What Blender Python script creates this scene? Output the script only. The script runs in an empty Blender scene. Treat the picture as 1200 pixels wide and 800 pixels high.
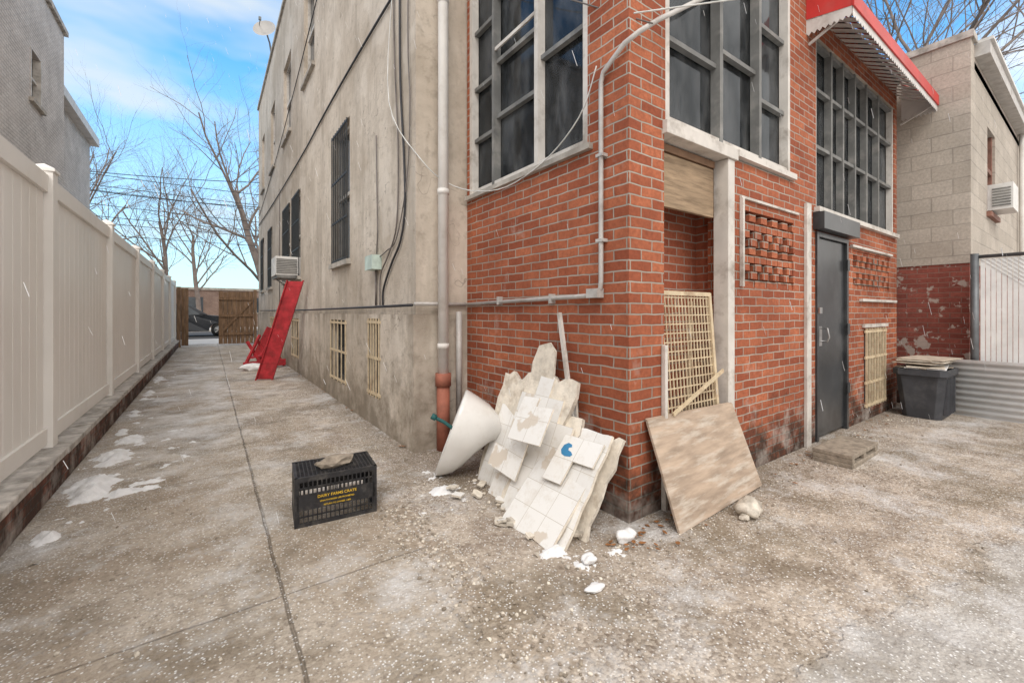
import bpy, bmesh, math, random
from mathutils import Vector, Matrix, noise
random.seed(7)
scene=bpy.context.scene
COL=scene.collection

# ---------------------------------------------------------------- materials
def mat_new(name):
    m=bpy.data.materials.new(name); m.use_nodes=True
    nt=m.node_tree
    return m,nt,nt.nodes['Principled BSDF']
def N(nt,t,ins=None,**kw):
    n=nt.nodes.new(t)
    for k,v in kw.items(): setattr(n,k,v)
    if ins:
        for k,v in ins.items():
            if isinstance(v,bpy.types.NodeSocket): nt.links.new(v,n.inputs[k])
            else: n.inputs[k].default_value=v
    return n
def pos(nt): 
    return N(nt,'ShaderNodeNewGeometry').outputs['Position']
def noise_t(nt,vec,scale,detail=3,rough=.6,dist=0):
    return N(nt,'ShaderNodeTexNoise',{'Vector':vec,'Scale':scale,'Detail':min(detail,4),'Roughness':rough,'Distortion':0}).outputs['Fac']
def ramp(nt,fac,a,b,ca=0,cb=1):
    return N(nt,'ShaderNodeMapRange',{'Value':fac,'From Min':a,'From Max':b,'To Min':ca,'To Max':cb}).outputs['Result']
def math_(nt,op,a,b=0.0,clamp=False):
    n=N(nt,'ShaderNodeMath',{0:a,1:b},operation=op); n.use_clamp=clamp
    return n.outputs[0]
def shift(nt,p,o): return N(nt,'ShaderNodeVectorMath',{0:p,1:o},operation='ADD').outputs[0]
def mix(nt,fac,a,b,mode='MIX'):
    n=nt.nodes.new('ShaderNodeMix'); n.data_type='RGBA'; n.blend_type=mode
    for i,v in ((0,fac),(6,a),(7,b)):
        if isinstance(v,bpy.types.NodeSocket): nt.links.new(v,n.inputs[i])
        else:
            if i==0: n.inputs[i].default_value=v
            else: n.inputs[i].default_value=(*v[:3],1)
    return n.outputs[2]
def bump(nt,bsdf,h,strength=.5,dist=.01):
    b=N(nt,'ShaderNodeBump',{'Height':h,'Strength':strength,'Distance':dist})
    nt.links.new(b.outputs[0],bsdf.inputs['Normal'])
def setc(nt,bsdf,c,rough=.8,metal=0,spec=.3):
    if isinstance(c,bpy.types.NodeSocket): nt.links.new(c,bsdf.inputs['Base Color'])
    else: bsdf.inputs['Base Color'].default_value=(*c[:3],1)
    if isinstance(rough,bpy.types.NodeSocket): nt.links.new(rough,bsdf.inputs['Roughness'])
    else: bsdf.inputs['Roughness'].default_value=rough
    bsdf.inputs['Metallic'].default_value=metal
    bsdf.inputs['Specular IOR Level'].default_value=spec
def simple(name,col,rough=.7,metal=0,var=.25,scale=6,dirt=None,dirt_amt=.4,bmp=.2,bscale=60,spec=.3,stretch=None):
    m,nt,b=mat_new(name); p=pos(nt)
    if stretch:
        p=N(nt,'ShaderNodeMapping',{'Vector':p,'Scale':stretch}).outputs[0]
    f=noise_t(nt,p,scale,3)
    lo=[c*(1-var) for c in col]; hi=[min(1,c*(1+var)) for c in col]
    c=mix(nt,ramp(nt,f,.3,.7),lo,hi)
    if dirt:
        f2=noise_t(nt,p,scale*.6+1,4,.7)
        c=mix(nt,ramp(nt,f2,.5,.7,0,dirt_amt),c,dirt)
    setc(nt,b,c,rough,metal,spec)
    if bmp>.25: bump(nt,b,noise_t(nt,p,bscale,2),bmp,.004)
    return m
def wallvec(nt,ox=0,oz=0):
    s=N(nt,'ShaderNodeSeparateXYZ',{0:pos(nt)})
    u=math_(nt,'ADD',math_(nt,'ADD',s.outputs[0],s.outputs[1]),ox)
    v=math_(nt,'ADD',s.outputs[2],oz)
    return N(nt,'ShaderNodeCombineXYZ',{0:u,1:v,2:0.0}).outputs[0], s.outputs[2]
def brick(name,c1,c2,mort,bw=.213,rh=.0675,ms=.0055,stain=(.03,.025,.02),white=True,bmp=.8,paint=None,paint_th=.6,base_dark=True,offset=.5,ox=0):
    m,nt,b=mat_new(name); v,z=wallvec(nt,ox)
    p=pos(nt)
    wob=N(nt,'ShaderNodeTexNoise',{'Vector':p,'Scale':9.0,'Detail':0.0}).outputs['Color']
    wv=N(nt,'ShaderNodeVectorMath',{0:wob,1:(.5,.5,.5)},operation='SUBTRACT').outputs[0]
    wv=N(nt,'ShaderNodeVectorMath',{0:wv,'Scale':.011},operation='SCALE').outputs[0]
    v=N(nt,'ShaderNodeVectorMath',{0:v,1:wv},operation='ADD').outputs[0]
    br=N(nt,'ShaderNodeTexBrick',{'Vector':v,'Color1':(0,0,0,1),'Color2':(1,1,1,1),'Mortar':(.5,.5,.5,1),'Scale':1.0,'Mortar Size':ms,'Mortar Smooth':.25,'Bias':0.0,'Brick Width':bw,'Row Height':rh})
    br.offset=offset
    c=mix(nt,br.outputs['Color'],c1,c2)
    n1=noise_t(nt,p,35,3,.7)
    c=mix(nt,ramp(nt,n1,.35,.75,0,.6),c,[x*.5 for x in c1])
    n2=noise_t(nt,p,1.6,4,.65)
    c=mix(nt,ramp(nt,n2,.4,.7,0,.5),c,[x*.6 for x in c1])
    mf=br.outputs['Fac']
    mc=mix(nt,ramp(nt,n2,.35,.65),mort,[x*.6 for x in mort])
    c=mix(nt,mf,c,mc)
    if paint:
        pf=noise_t(nt,shift(nt,p,(4,4,1)),3.5,4,.7)
        c=mix(nt,ramp(nt,pf,paint_th,paint_th+.03,.0,.85),c,paint)
    if base_dark:
        dz=ramp(nt,z,0.0,.75,.52,0)
        f=math_(nt,'ADD',noise_t(nt,p,5,4,.7),dz)
        c=mix(nt,ramp(nt,f,.64,.98,0,.88),c,stain)
    if white:
        dz=ramp(nt,z,.1,1.3,.13,-.03)
        f=math_(nt,'ADD',noise_t(nt,shift(nt,p,(5,3,1)),3.0,4,.7),dz)
        c=mix(nt,ramp(nt,f,.62,.82,0,.5),c,(.6,.55,.5))
    setc(nt,b,c,.85,0,.25)
    if bmp>0:
        h=math_(nt,'SUBTRACT',math_(nt,'MULTIPLY',n1,.35),mf)
        bump(nt,b,h,bmp,.008)
    return m
M={}
M['brick']=brick('orange_brick',(.31,.083,.042),(.54,.18,.09),(.47,.41,.35))
M['brick_dark']=brick('inner_brick',(.36,.10,.055),(.50,.165,.09),(.44,.38,.33),white=False,bmp=0)
M['brick_low']=brick('low_wall_brick',(.30,.09,.055),(.42,.15,.09),(.34,.30,.27),white=True)
M['brick_paint']=brick('flaking_red_brick',(.22,.06,.045),(.33,.10,.075),(.28,.16,.13),paint=(.42,.36,.32),paint_th=.555,base_dark=True)
M['block']=brick('cinder_block',(.49,.435,.375),(.58,.52,.455),(.44,.395,.345),bw=.41,rh=.203,ms=.008,white=False,base_dark=False,bmp=.5)
M['wbrick']=brick('whitewashed_brick',(.68,.63,.60),(.78,.74,.71),(.56,.52,.50),white=False,base_dark=False,ms=.008)
M['farbrick']=brick('far_brick',(.25,.16,.13),(.32,.22,.18),(.4,.35,.3),white=False,base_dark=False,bmp=0)

def stucco():
    m,nt,b=mat_new('weathered_stucco'); p=pos(nt)
    s=N(nt,'ShaderNodeSeparateXYZ',{0:p}); z=s.outputs[2]
    st=N(nt,'ShaderNodeMapping',{'Vector':p,'Scale':(1.0,1.6,.22)}).outputs[0]
    f1=noise_t(nt,p,.9,4,.65); f2=noise_t(nt,st,2.2,4,.7); f3=noise_t(nt,p,12,4,.7)
    c=mix(nt,ramp(nt,f1,.35,.65),(.45,.385,.315),(.66,.59,.51))
    c=mix(nt,ramp(nt,f2,.48,.64,0,.5),c,(.33,.285,.235))
    c=mix(nt,ramp(nt,f3,.5,.72,0,.4),c,(.31,.265,.22))
    f4=noise_t(nt,shift(nt,p,(7,2,5)),.8,3,.5)
    c=mix(nt,ramp(nt,f4,.56,.59,0,.3),c,(.73,.67,.60))
    dz=ramp(nt,z,0,1.0,.38,0)
    f=math_(nt,'ADD',noise_t(nt,p,3,4,.7),dz)
    c=mix(nt,ramp(nt,f,.58,.9,0,.75),c,(.19,.155,.115))
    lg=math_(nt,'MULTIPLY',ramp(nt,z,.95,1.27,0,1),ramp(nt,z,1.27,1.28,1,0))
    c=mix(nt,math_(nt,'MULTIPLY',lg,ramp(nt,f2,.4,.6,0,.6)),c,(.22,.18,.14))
    cr=ramp(nt,math_(nt,'ABSOLUTE',math_(nt,'SUBTRACT',noise_t(nt,shift(nt,p,(2,8,3)),.8,4,.65),.5)),.0008,.003,1,0)
    cr=math_(nt,'MULTIPLY',cr,ramp(nt,f1,.5,.55))
    c=mix(nt,math_(nt,'MULTIPLY',cr,.5),c,(.16,.13,.11))
    setc(nt,b,c,.9,0,.2)
    h=math_(nt,'ADD',math_(nt,'MULTIPLY',noise_t(nt,p,70,2),.5),math_(nt,'MULTIPLY',f3,1.0))
    bump(nt,b,h,.6,.01)
    return m
M['stucco']=stucco()

def ground_mat():
    m,nt,b=mat_new('worn_concrete'); p=pos(nt)
    s=N(nt,'ShaderNodeSeparateXYZ',{0:p}); X,Y=s.outputs[0],s.outputs[1]
    big=noise_t(nt,p,.75,4,.65); med=noise_t(nt,p,3.2,4,.72); fine=noise_t(nt,p,28,4,.78)
    alley=mix(nt,ramp(nt,big,.40,.60),(.37,.30,.23),(.56,.495,.42))
    alley=mix(nt,ramp(nt,med,.47,.64,0,.7),alley,(.26,.21,.15))
    yard=mix(nt,ramp(nt,med,.40,.60),(.28,.22,.17),(.58,.495,.41))
    grey=mix(nt,ramp(nt,med,.38,.65),(.38,.36,.34),(.60,.58,.55))
    wob=math_(nt,'MULTIPLY',math_(nt,'SUBTRACT',noise_t(nt,p,2.2,4,.7),.5),.7)
    zy=ramp(nt,math_(nt,'ADD',X,math_(nt,'MULTIPLY',wob,.35)),.93,.98)
    zgrey_v=math_(nt,'ADD',math_(nt,'ADD',Y,math_(nt,'MULTIPLY',X,.15)),math_(nt,'MULTIPLY',wob,.8))
    zg=math_(nt,'MULTIPLY',ramp(nt,zgrey_v,.84,.94,1,0),ramp(nt,X,1.35,1.5))
    c=mix(nt,zy,alley,yard); c=mix(nt,zg,c,grey)
    notg=math_(nt,'SUBTRACT',1.0,zg)
    vo=N(nt,'ShaderNodeTexVoronoi',{'Vector':p,'Scale':75.0})
    vc=N(nt,'ShaderNodeSeparateColor',{0:vo.outputs['Color']})
    stc=mix(nt,vc.outputs[0],(.12,.09,.07),(.70,.63,.55))
    agg=math_(nt,'MULTIPLY',math_(nt,'ADD',math_(nt,'MULTIPLY',zy,.30),.22),ramp(nt,big,.4,.6,.5,1.2))
    agg=math_(nt,'MULTIPLY',agg,math_(nt,'ADD',math_(nt,'MULTIPLY',notg,.7),.3))
    c=mix(nt,agg,c,stc)
    sx=math_(nt,'ABSOLUTE',math_(nt,'SUBTRACT',math_(nt,'ADD',X,math_(nt,'MULTIPLY',wob,.45)),1.0))
    strip=math_(nt,'MULTIPLY',ramp(nt,sx,.07,.12,1,0),ramp(nt,Y,2.9,2.7))
    e2=ramp(nt,math_(nt,'ABSOLUTE',math_(nt,'SUBTRACT',zgrey_v,1.18)),.03,.14,1,0)
    e2=math_(nt,'MULTIPLY',e2,ramp(nt,big,.45,.52))
    e2=math_(nt,'MULTIPLY',e2,ramp(nt,X,1.5,1.8))
    strip=math_(nt,'MAXIMUM',strip,e2)
    v2=N(nt,'ShaderNodeTexVoronoi',{'Vector':p,'Scale':30.0})
    v2c=N(nt,'ShaderNodeSeparateColor',{0:v2.outputs['Color']})
    stc2=mix(nt,v2c.outputs[1],(.34,.27,.20),(.74,.65,.55))
    stc2=mix(nt,ramp(nt,v2.outputs['Distance'],.3,.55),stc2,(.32,.26,.20))
    c=mix(nt,math_(nt,'MULTIPLY',strip,.75),c,stc2)
    ed=ramp(nt,math_(nt,'ABSOLUTE',math_(nt,'SUBTRACT',zgrey_v,.90)),.003,.014,1,0)
    ed=math_(nt,'MULTIPLY',ed,ramp(nt,X,1.5,1.6))
    ed2=math_(nt,'MULTIPLY',ramp(nt,math_(nt,'ABSOLUTE',math_(nt,'SUBTRACT',sx,.13)),.003,.010,.8,0),ramp(nt,Y,2.9,2.7))
    ed=math_(nt,'MULTIPLY',math_(nt,'MAXIMUM',ed,ed2),ramp(nt,fine,.45,.6,0,.65))
    dm=noise_t(nt,shift(nt,p,(3,9,0)),1.2,4,.72)
    c=mix(nt,ramp(nt,dm,.5,.62,0,.6),c,(.19,.15,.10))
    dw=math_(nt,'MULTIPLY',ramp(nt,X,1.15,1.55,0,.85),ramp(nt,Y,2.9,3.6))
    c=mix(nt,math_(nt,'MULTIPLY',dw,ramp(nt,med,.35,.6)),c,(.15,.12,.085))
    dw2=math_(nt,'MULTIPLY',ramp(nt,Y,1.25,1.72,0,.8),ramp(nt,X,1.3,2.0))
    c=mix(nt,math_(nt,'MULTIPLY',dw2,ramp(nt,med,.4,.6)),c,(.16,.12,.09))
    c=mix(nt,ramp(nt,fine,.53,.66,0,.6),c,(.13,.10,.075))
    ww=math_(nt,'MULTIPLY',wob,.05)
    j1=ramp(nt,math_(nt,'ABSOLUTE',math_(nt,'SUBTRACT',math_(nt,'ADD',X,ww),.28)),.003,.009,1,0)
    ym=math_(nt,'PINGPONG',math_(nt,'ADD',math_(nt,'ADD',Y,ww),-.3),.95)
    j2=math_(nt,'MULTIPLY',ramp(nt,ym,.002,.006,.7,0),ramp(nt,X,1.0,.95))
    jj=math_(nt,'MAXIMUM',math_(nt,'MAXIMUM',j1,j2),ed)
    c=mix(nt,math_(nt,'MULTIPLY',jj,.65),c,(.12,.095,.07))
    v4=N(nt,'ShaderNodeTexVoronoi',{'Vector':p,'Scale':48.0})
    rnd=N(nt,'ShaderNodeSeparateColor',{0:v4.outputs['Color']}).outputs[2]
    thr=ramp(nt,dm,.40,.66,.90,.58)
    thr=math_(nt,'ADD',thr,math_(nt,'MULTIPLY',ramp(nt,big,.45,.6),-.07))
    g=math_(nt,'MULTIPLY',math_(nt,'GREATER_THAN',rnd,thr),ramp(nt,v4.outputs['Distance'],.14,.26,1,0))
    c=mix(nt,math_(nt,'MULTIPLY',g,.85),c,(.86,.86,.86))
    g5=math_(nt,'MULTIPLY',math_(nt,'GREATER_THAN',vc.outputs[2],.80),ramp(nt,vo.outputs['Distance'],.2,.35,1,0))
    c=mix(nt,math_(nt,'MULTIPLY',g5,.75),c,(.82,.82,.81))
    sn=noise_t(nt,shift(nt,p,(13,4,0)),1.7,4,.75)
    sd=math_(nt,'ADD',sn,math_(nt,'MULTIPLY',math_(nt,'SUBTRACT',fine,.5),.4))
    al=math_(nt,'MULTIPLY',ramp(nt,math_(nt,'ABSOLUTE',math_(nt,'ADD',X,.25)),.25,.6,.10,0),math_(nt,'MULTIPLY',ramp(nt,Y,4,6),ramp(nt,Y,16,12)))
    sd=math_(nt,'ADD',sd,al)
    c=mix(nt,ramp(nt,sd,.50,.75,0,.75),c,(.76,.76,.77))
    setc(nt,b,c,ramp(nt,dm,.4,.65,.85,.5),0,.3)
    h=math_(nt,'ADD',math_(nt,'MULTIPLY',fine,1.2),math_(nt,'MULTIPLY',vo.outputs['Distance'],-.5))
    h=math_(nt,'SUBTRACT',h,math_(nt,'MULTIPLY',jj,1.2))
    bump(nt,b,h,.9,.009)
    return m
M['ground']=ground_mat()

def glass():
    m,nt,b=mat_new('streaked_glass')
    out=nt.nodes['Material Output']
    tr=N(nt,'ShaderNodeBsdfTransparent',{0:(.72,.74,.76,1)})
    gl=N(nt,'ShaderNodeBsdfGlossy',{0:(.75,.8,.85,1),1:.05})
    df=N(nt,'ShaderNodeBsdfDiffuse',{0:(.40,.40,.40,1)})
    fr=N(nt,'ShaderNodeFresnel',{0:1.35})
    p=pos(nt)
    mx=N(nt,'ShaderNodeMixShader',{0:fr.outputs[0],1:tr.outputs[0],2:gl.outputs[0]})
    st=N(nt,'ShaderNodeMapping',{'Vector':p,'Scale':(1.4,1.4,.5),'Rotation':(.35,.3,0)}).outputs[0]
    f=ramp(nt,noise_t(nt,st,4,4,.7),.42,.72,.02,.18)  # pale diagonal streaks: reflections painted as diffuse grey, along with grime
    mx2=N(nt,'ShaderNodeMixShader',{0:f,1:mx.outputs[0],2:df.outputs[0]})
    nt.links.new(mx2.outputs[0],out.inputs[0])
    return m
M['glass']=glass()
def sheet():
    m,nt,b=mat_new('plastic_sheeting')
    out=nt.nodes['Material Output']
    tr=N(nt,'ShaderNodeBsdfTransparent',{0:(.8,.82,.83,1)})
    df=N(nt,'ShaderNodeBsdfDiffuse',{0:(.42,.43,.44,1)})
    gl=N(nt,'ShaderNodeBsdfGlossy',{0:(.95,.97,1,1),1:.16})
    a=N(nt,'ShaderNodeMixShader',{0:.45,1:df.outputs[0],2:gl.outputs[0]})
    mx=N(nt,'ShaderNodeMixShader',{0:.40,1:tr.outputs[0],2:a.outputs[0]})
    nt.links.new(mx.outputs[0],out.inputs[0]); return m
M['sheet']=sheet()
M['darkglass']=simple('dark_window_glass',(.05,.06,.07),.12,0,.5,1.5,bmp=0,spec=.6)
M['white']=simple('weathered_white_paint',(.62,.585,.545),.6,0,.12,5,(.26,.22,.18),.75)
M['greyframe']=simple('grey_window_frame',(.17,.17,.165),.55,0,.25,5,(.4,.38,.35),.5)
M['dkframe']=simple('dark_window_frame',(.055,.055,.058),.5,0,.3,5,(.25,.24,.22),.4)
M['blackbar']=simple('black_bars',(.035,.035,.035),.5)
M['vinyl']=simple('vinyl',(.80,.775,.745),.45,0,.04,1.2,(.60,.565,.52),.3,bmp=.03,bscale=5,stretch=(1,1,.5))
M['concrete']=simple('concrete',(.42,.39,.35),.9,0,.25,5,(.2,.17,.14),.6,bmp=.6)
M['oldcap']=simple('mossy_cap_concrete',(.46,.43,.40),.9,0,.35,9,(.16,.14,.11),.7,bmp=.8)
M['conduit']=simple('grey_conduit',(.50,.48,.46),.5,.1,.15,9,(.25,.2,.17),.5)
M['spout']=simple('white_downspout',(.78,.755,.725),.5,0,.08,3,(.48,.42,.36),.5)
M['terra']=simple('terracotta',(.33,.12,.08),.7,0,.25,9,(.2,.1,.07),.5)
M['cable']=simple('black_cable',(.04,.04,.045),.5)
M['greycable']=simple('grey_cable',(.17,.15,.14),.6)
M['wcable']=simple('white_cable',(.65,.65,.63),.5)
M['boxgreen']=simple('pale_green_box',(.50,.60,.55),.5)
M['cream']=simple('cream_bars',(.62,.51,.35),.5,0,.15,12,(.25,.12,.06),.5)
M['door']=simple('black_door_paint',(.035,.038,.042),.33,.0,.35,3,(.12,.12,.12),.4,bmp=.1,spec=.6)
M['steel']=simple('steel',(.5,.5,.5),.3,1)
M['plywood']=simple('weathered_plywood',(.42,.325,.25),.8,0,.28,3,(.60,.54,.47),.85,bmp=.3,stretch=(1.2,3,7))
M['tanboard']=simple('tan_board',(.34,.245,.16),.8,0,.3,4,(.16,.11,.07),.7,stretch=(1,3,9))
M['wood']=simple('gate_wood',(.24,.15,.09),.85,0,.35,6,(.12,.07,.045),.6,bmp=.5,stretch=(3,3,.5))
M['red']=simple('red_paint',(.40,.03,.038),.5,0,.3,8,(.18,.03,.03),.7,bmp=.2)
M['awnred']=simple('awning_red',(.56,.045,.04),.45,0,.15,4,(.45,.15,.13),.4)
M['awnwhite']=simple('awning_white',(.66,.64,.62),.5,0,.1,5,(.35,.3,.27),.5)
M['snow']=simple('snow',(.80,.80,.81),.7,0,.08,14,(.54,.52,.49),.6,bmp=.8,bscale=50)
M['plaster']=simple('plaster',(.72,.66,.57),.9,0,.18,12,(.40,.32,.24),.7,bmp=.9,bscale=40)
M['rubble']=simple('rubble',(.58,.53,.46),.9,0,.35,14,(.3,.25,.2),.6,bmp=.9)
M['ceramic']=simple('ceramic',(.76,.75,.73),.2,0,.05,4,(.54,.50,.45),.45,bmp=0,spec=.5)
M['crate']=simple('black_plastic',(.022,.022,.025),.42,0,.3,20,(.12,.11,.1),.5,spec=.4)
M['yellow']=simple('yellow_ink',(.62,.40,.04),.6)
M['stone']=simple('brown_stone',(.30,.255,.205),.9,0,.3,20,(.15,.12,.1),.5,bmp=.9)
M['bin']=simple('dark_bin_plastic',(.06,.062,.07),.5,0,.2,6,(.16,.16,.16),.4)
M['paper']=simple('wet_cardboard',(.52,.45,.37),.85,0,.25,10,(.3,.24,.18),.5)
M['corr']=simple('corrugated_white',(.82,.82,.81),.45,.0,.06,3,(.6,.58,.55),.4)
M['slat']=simple('white_slat',(.82,.82,.81),.5,0,.08,4,(.55,.55,.54),.4)
M['galv']=simple('galvanised_post',(.16,.17,.18),.5,.5)
M['dish']=simple('dish_grey',(.40,.39,.38),.5,0,.1,3)
M['bark']=simple('bark',(.22,.18,.16),.9,0,.3,3)
M['asphalt']=simple('asphalt',(.065,.065,.068),.9,0,.25,3,(.12,.12,.12),.5)
M['walk']=simple('pavement',(.46,.44,.42),.9,0,.15,1,(.65,.65,.65),.6)
M['carpaint']=simple('dark_car_paint',(.025,.028,.034),.18,.3,.1,2,bmp=0,spec=.6)
M['tyre']=simple('tyre',(.02,.02,.02),.8)
M['teal']=simple('teal_metal',(.03,.13,.13),.5)
M['blue']=simple('blue_glaze',(.05,.22,.42),.3)
M['interior']=simple('interior_wall',(.20,.19,.18),.9,0,.3,2)
M['intwood']=simple('interior_wood',(.22,.13,.08),.7,0,.3,4)
M['roof_void']=simple('roof_felt_void_dark',(.12,.12,.12),.9)
M['acgrey']=simple('ac_housing',(.70,.69,.67),.5,0,.08,6,(.44,.42,.40),.5)
M['leaf']=simple('dead_leaf',(.27,.12,.045),.8,0,.4,30)
M['redbrown']=simple('rust_frame',(.24,.12,.09),.7,0,.3,8)
def tile():
    m,nt,b=mat_new('white_wall_tile')
    uv=N(nt,'ShaderNodeTexCoord').outputs['UV']
    br=N(nt,'ShaderNodeTexBrick',{'Vector':uv,'Color1':(.84,.83,.81,1),'Color2':(.77,.76,.74,1),'Mortar':(.52,.48,.42,1),'Scale':1.0,'Mortar Size':.0016,'Mortar Smooth':.1,'Brick Width':.152,'Row Height':.152})
    br.offset=0
    p=pos(nt)
    c=mix(nt,ramp(nt,noise_t(nt,p,9,4,.78),.50,.68,0,.4),br.outputs['Color'],(.58,.52,.44))
    c=mix(nt,ramp(nt,noise_t(nt,p,3.0,4,.6),.61,.63,0,.8),c,(.62,.54,.45))
    setc(nt,b,c,.3,0,.5)
    return m
M['tile']=tile()
m,nt,b_=mat_new('snow_flake'); setc(nt,b_,(.85,.86,.88),.9); M['flake']=m

# ---------------------------------------------------------------- builder
class B:
    def __init__(s,name): s.name=name; s.v=[]; s.f=[]; s.m=[]; s.uv=[]; s.mats=[]; s.sm=[]
    def mi(s,k):
        if k not in s.mats: s.mats.append(k)
        return s.mats.index(k)
    def face(s,pts,k,uv=None,smooth=False):
        n=len(s.v); s.v+= [tuple(p) for p in pts]; s.f.append(tuple(range(n,n+len(pts)))); s.m.append(s.mi(k)); s.uv.append(uv); s.sm.append(smooth)
    def mesh(s,verts,faces,k,smooth=False):
        n=len(s.v); s.v+=[tuple(p) for p in verts]; mi=s.mi(k)
        for f in faces: s.f.append(tuple(i+n for i in f)); s.m.append(mi); s.uv.append(None); s.sm.append(smooth)
    def box(s,x0,x1,y0,y1,z0,z1,k):
        v=[(x0,y0,z0),(x1,y0,z0),(x1,y1,z0),(x0,y1,z0),(x0,y0,z1),(x1,y0,z1),(x1,y1,z1),(x0,y1,z1)]
        s.mesh(v,[(3,2,1,0),(4,5,6,7),(0,1,5,4),(1,2,6,5),(2,3,7,6),(3,0,4,7)],k)
    def obox(s,c,ax,ay,az,k):
        c=Vector(c);ax=Vector(ax);ay=Vector(ay);az=Vector(az)
        v=[c-ax-ay-az,c+ax-ay-az,c+ax+ay-az,c-ax+ay-az,c-ax-ay+az,c+ax-ay+az,c+ax+ay+az,c-ax+ay+az]
        s.mesh(v,[(3,2,1,0),(4,5,6,7),(0,1,5,4),(1,2,6,5),(2,3,7,6),(3,0,4,7)],k)
    def bar(s,a,b,w,h,k):
        a=Vector(a);b=Vector(b);d=b-a;L=d.length;d.normalize()
        up=Vector((0,0,1)) if abs(d.z)<.9 else Vector((0,1,0))
        r=d.cross(up).normalized();u=r.cross(d)
        s.obox((a+b)/2,d*L/2,r*w/2,u*h/2,k)
    def tube(s,pts,r,k,n=8,r2=None,cap=True):
        pts=[Vector(p) for p in pts]; vs=[];L=len(pts)
        prev=None
        for i,p in enumerate(pts):
            d=(pts[min(i+1,L-1)]-pts[max(i-1,0)]).normalized()
            if prev is None:
                a=d.orthogonal().normalized()
            else:
                a=(prev-d*prev.dot(d)); a=a.normalized() if a.length>1e-5 else d.orthogonal().normalized()
            prev=a; b=d.cross(a)
            rr=r if r2 is None else r+(r2-r)*i/(L-1)
            for j in range(n):
                t=2*math.pi*j/n; vs.append(p+(a*math.cos(t)+b*math.sin(t))*rr)
        fs=[]
        for i in range(L-1):
            for j in range(n):
                fs.append((i*n+j,i*n+(j+1)%n,(i+1)*n+(j+1)%n,(i+1)*n+j))
        if cap: fs.append(tuple(range(n-1,-1,-1))); fs.append(tuple((L-1)*n+j for j in range(n)))
        s.mesh(vs,fs,k,True)
    def build(s,parent=None,bevel=0):
        me=bpy.data.meshes.new(s.name); me.from_pydata(s.v,[],s.f)
        for k in s.mats: me.materials.append(M[k])
        me.polygons.foreach_set('material_index',s.m); me.polygons.foreach_set('use_smooth',s.sm)
        if any(u is not None for u in s.uv):
            ul=me.uv_layers.new(name='UVMap')
            for p,u in zip(me.polygons,s.uv):
                if u:
                    for li,c in zip(p.loop_indices,u): ul.data[li].uv=c
        me.update()
        o=bpy.data.objects.new(s.name,me); COL.objects.link(o)
        if parent: o.parent=parent
        if bevel:
            md=o.modifiers.new('bevel','BEVEL'); md.width=bevel; md.segments=2; md.limit_method='ANGLE'
        return o
def empty(name):
    e=bpy.data.objects.new(name,None); COL.objects.link(e); e.empty_display_size=.2; return e
def wall(b,axis,t0,t1,a0,a1,z0,z1,ops,k):
    As=sorted({a0,a1,*[o[0] for o in ops],*[o[1] for o in ops]}); As=[a for a in As if a0<=a<=a1]
    for i in range(len(As)-1):
        m=(As[i]+As[i+1])/2
        sp=sorted([(o[2],o[3]) for o in ops if o[0]<m<o[1]]); z=z0
        segs=[]
        for lo,hi in sp:
            if lo>z: segs.append((z,lo))
            z=max(z,hi)
        if z<z1: segs.append((z,z1))
        for lo,hi in segs:
            if axis=='X': b.box(t0,t1,As[i],As[i+1],lo,hi,k)
            else: b.box(As[i],As[i+1],t0,t1,lo,hi,k)
def lump(b,c,r,k,seed=0,sub=2,jit=.35,flat=1.0,freq=1.2):
    bm=bmesh.new(); bmesh.ops.create_icosphere(bm,subdivisions=sub,radius=1)
    off=Vector((seed*3.1,seed*1.7,seed*.9)); vs=[]
    for v in bm.verts:
        d=1+jit*noise.noise(v.co*freq+off)*1.6+jit*.3*noise.noise(v.co*4+off)
        p=v.co*d; z=p.z*r[2]
        if flat<1 and z<0: z*=flat
        vs.append((c[0]+p.x*r[0],c[1]+p.y*r[1],c[2]+z))
    b.mesh(vs,[tuple(v.index for v in f.verts) for f in bm.faces],k,sub>2); bm.free()

# ---------------------------------------------------------------- ground
g=B('ground'); g.face([(-250,-250,0),(250,-250,0),(250,250,0),(-250,250,0)],'ground'); g.build()
g=B('street_road'); g.face([(-120,25,.004),(120,25,.004),(120,34,.004),(-120,34,.004)],'asphalt'); g.build()
g=B('street_kerb'); g.box(-120,-1.4,24.8,25,0,.12,'concrete'); g.box(1.9,120,24.8,25,0,.12,'concrete'); g.box(-120,120,34,34.2,0,.12,'concrete'); g.build()
g=B('street_pavement'); g.face([(-60,21.2,.005),(60,21.2,.005),(60,24.8,.005),(-60,24.8,.005)],'walk'); g.face([(-120,34.2,.12),(120,34.2,.12),(120,38,.12),(-120,38,.12)],'walk'); g.build()

# ---------------------------------------------------------------- brick house
H=empty('brick_house')
SX,SY,BX,BY=1.57,3.76,2.10,1.72
basem=[(6.1,7.0,.28,1.18),(4.68,5.10,.33,1.22),(9.9,10.8,.3,1.15),(14.0,14.9,.3,1.15)]
w1=[(6.05,6.98,2.02,3.98),(9.9,10.9,2.05,3.9),(11.3,12.4,2.05,3.9),(14.8,15.8,2.05,3.9),(17.2,18.1,2.05,3.9)]
w2=[(8.45,9.5,5.85,7.7),(11.2,12.4,5.6,7.5),(14.2,15.2,5.6,7.5),(17,17.9,5.6,7.5)]
b=B('stucco_walls')
wall(b,'X',SX,SX+.25,SY,19.2,1.27,9.1,w1+w2,'stucco')
wall(b,'X',SX-.035,SX+.25,SY-.03,19.2,0,1.27,basem,'stucco')
b.box(SX+.25,8.0,SY,SY+.25,2.35,9.1,'stucco')
b.box(SX+.25,8.0,SY-.03,SY+.25,0,2.35,'stucco')
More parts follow.
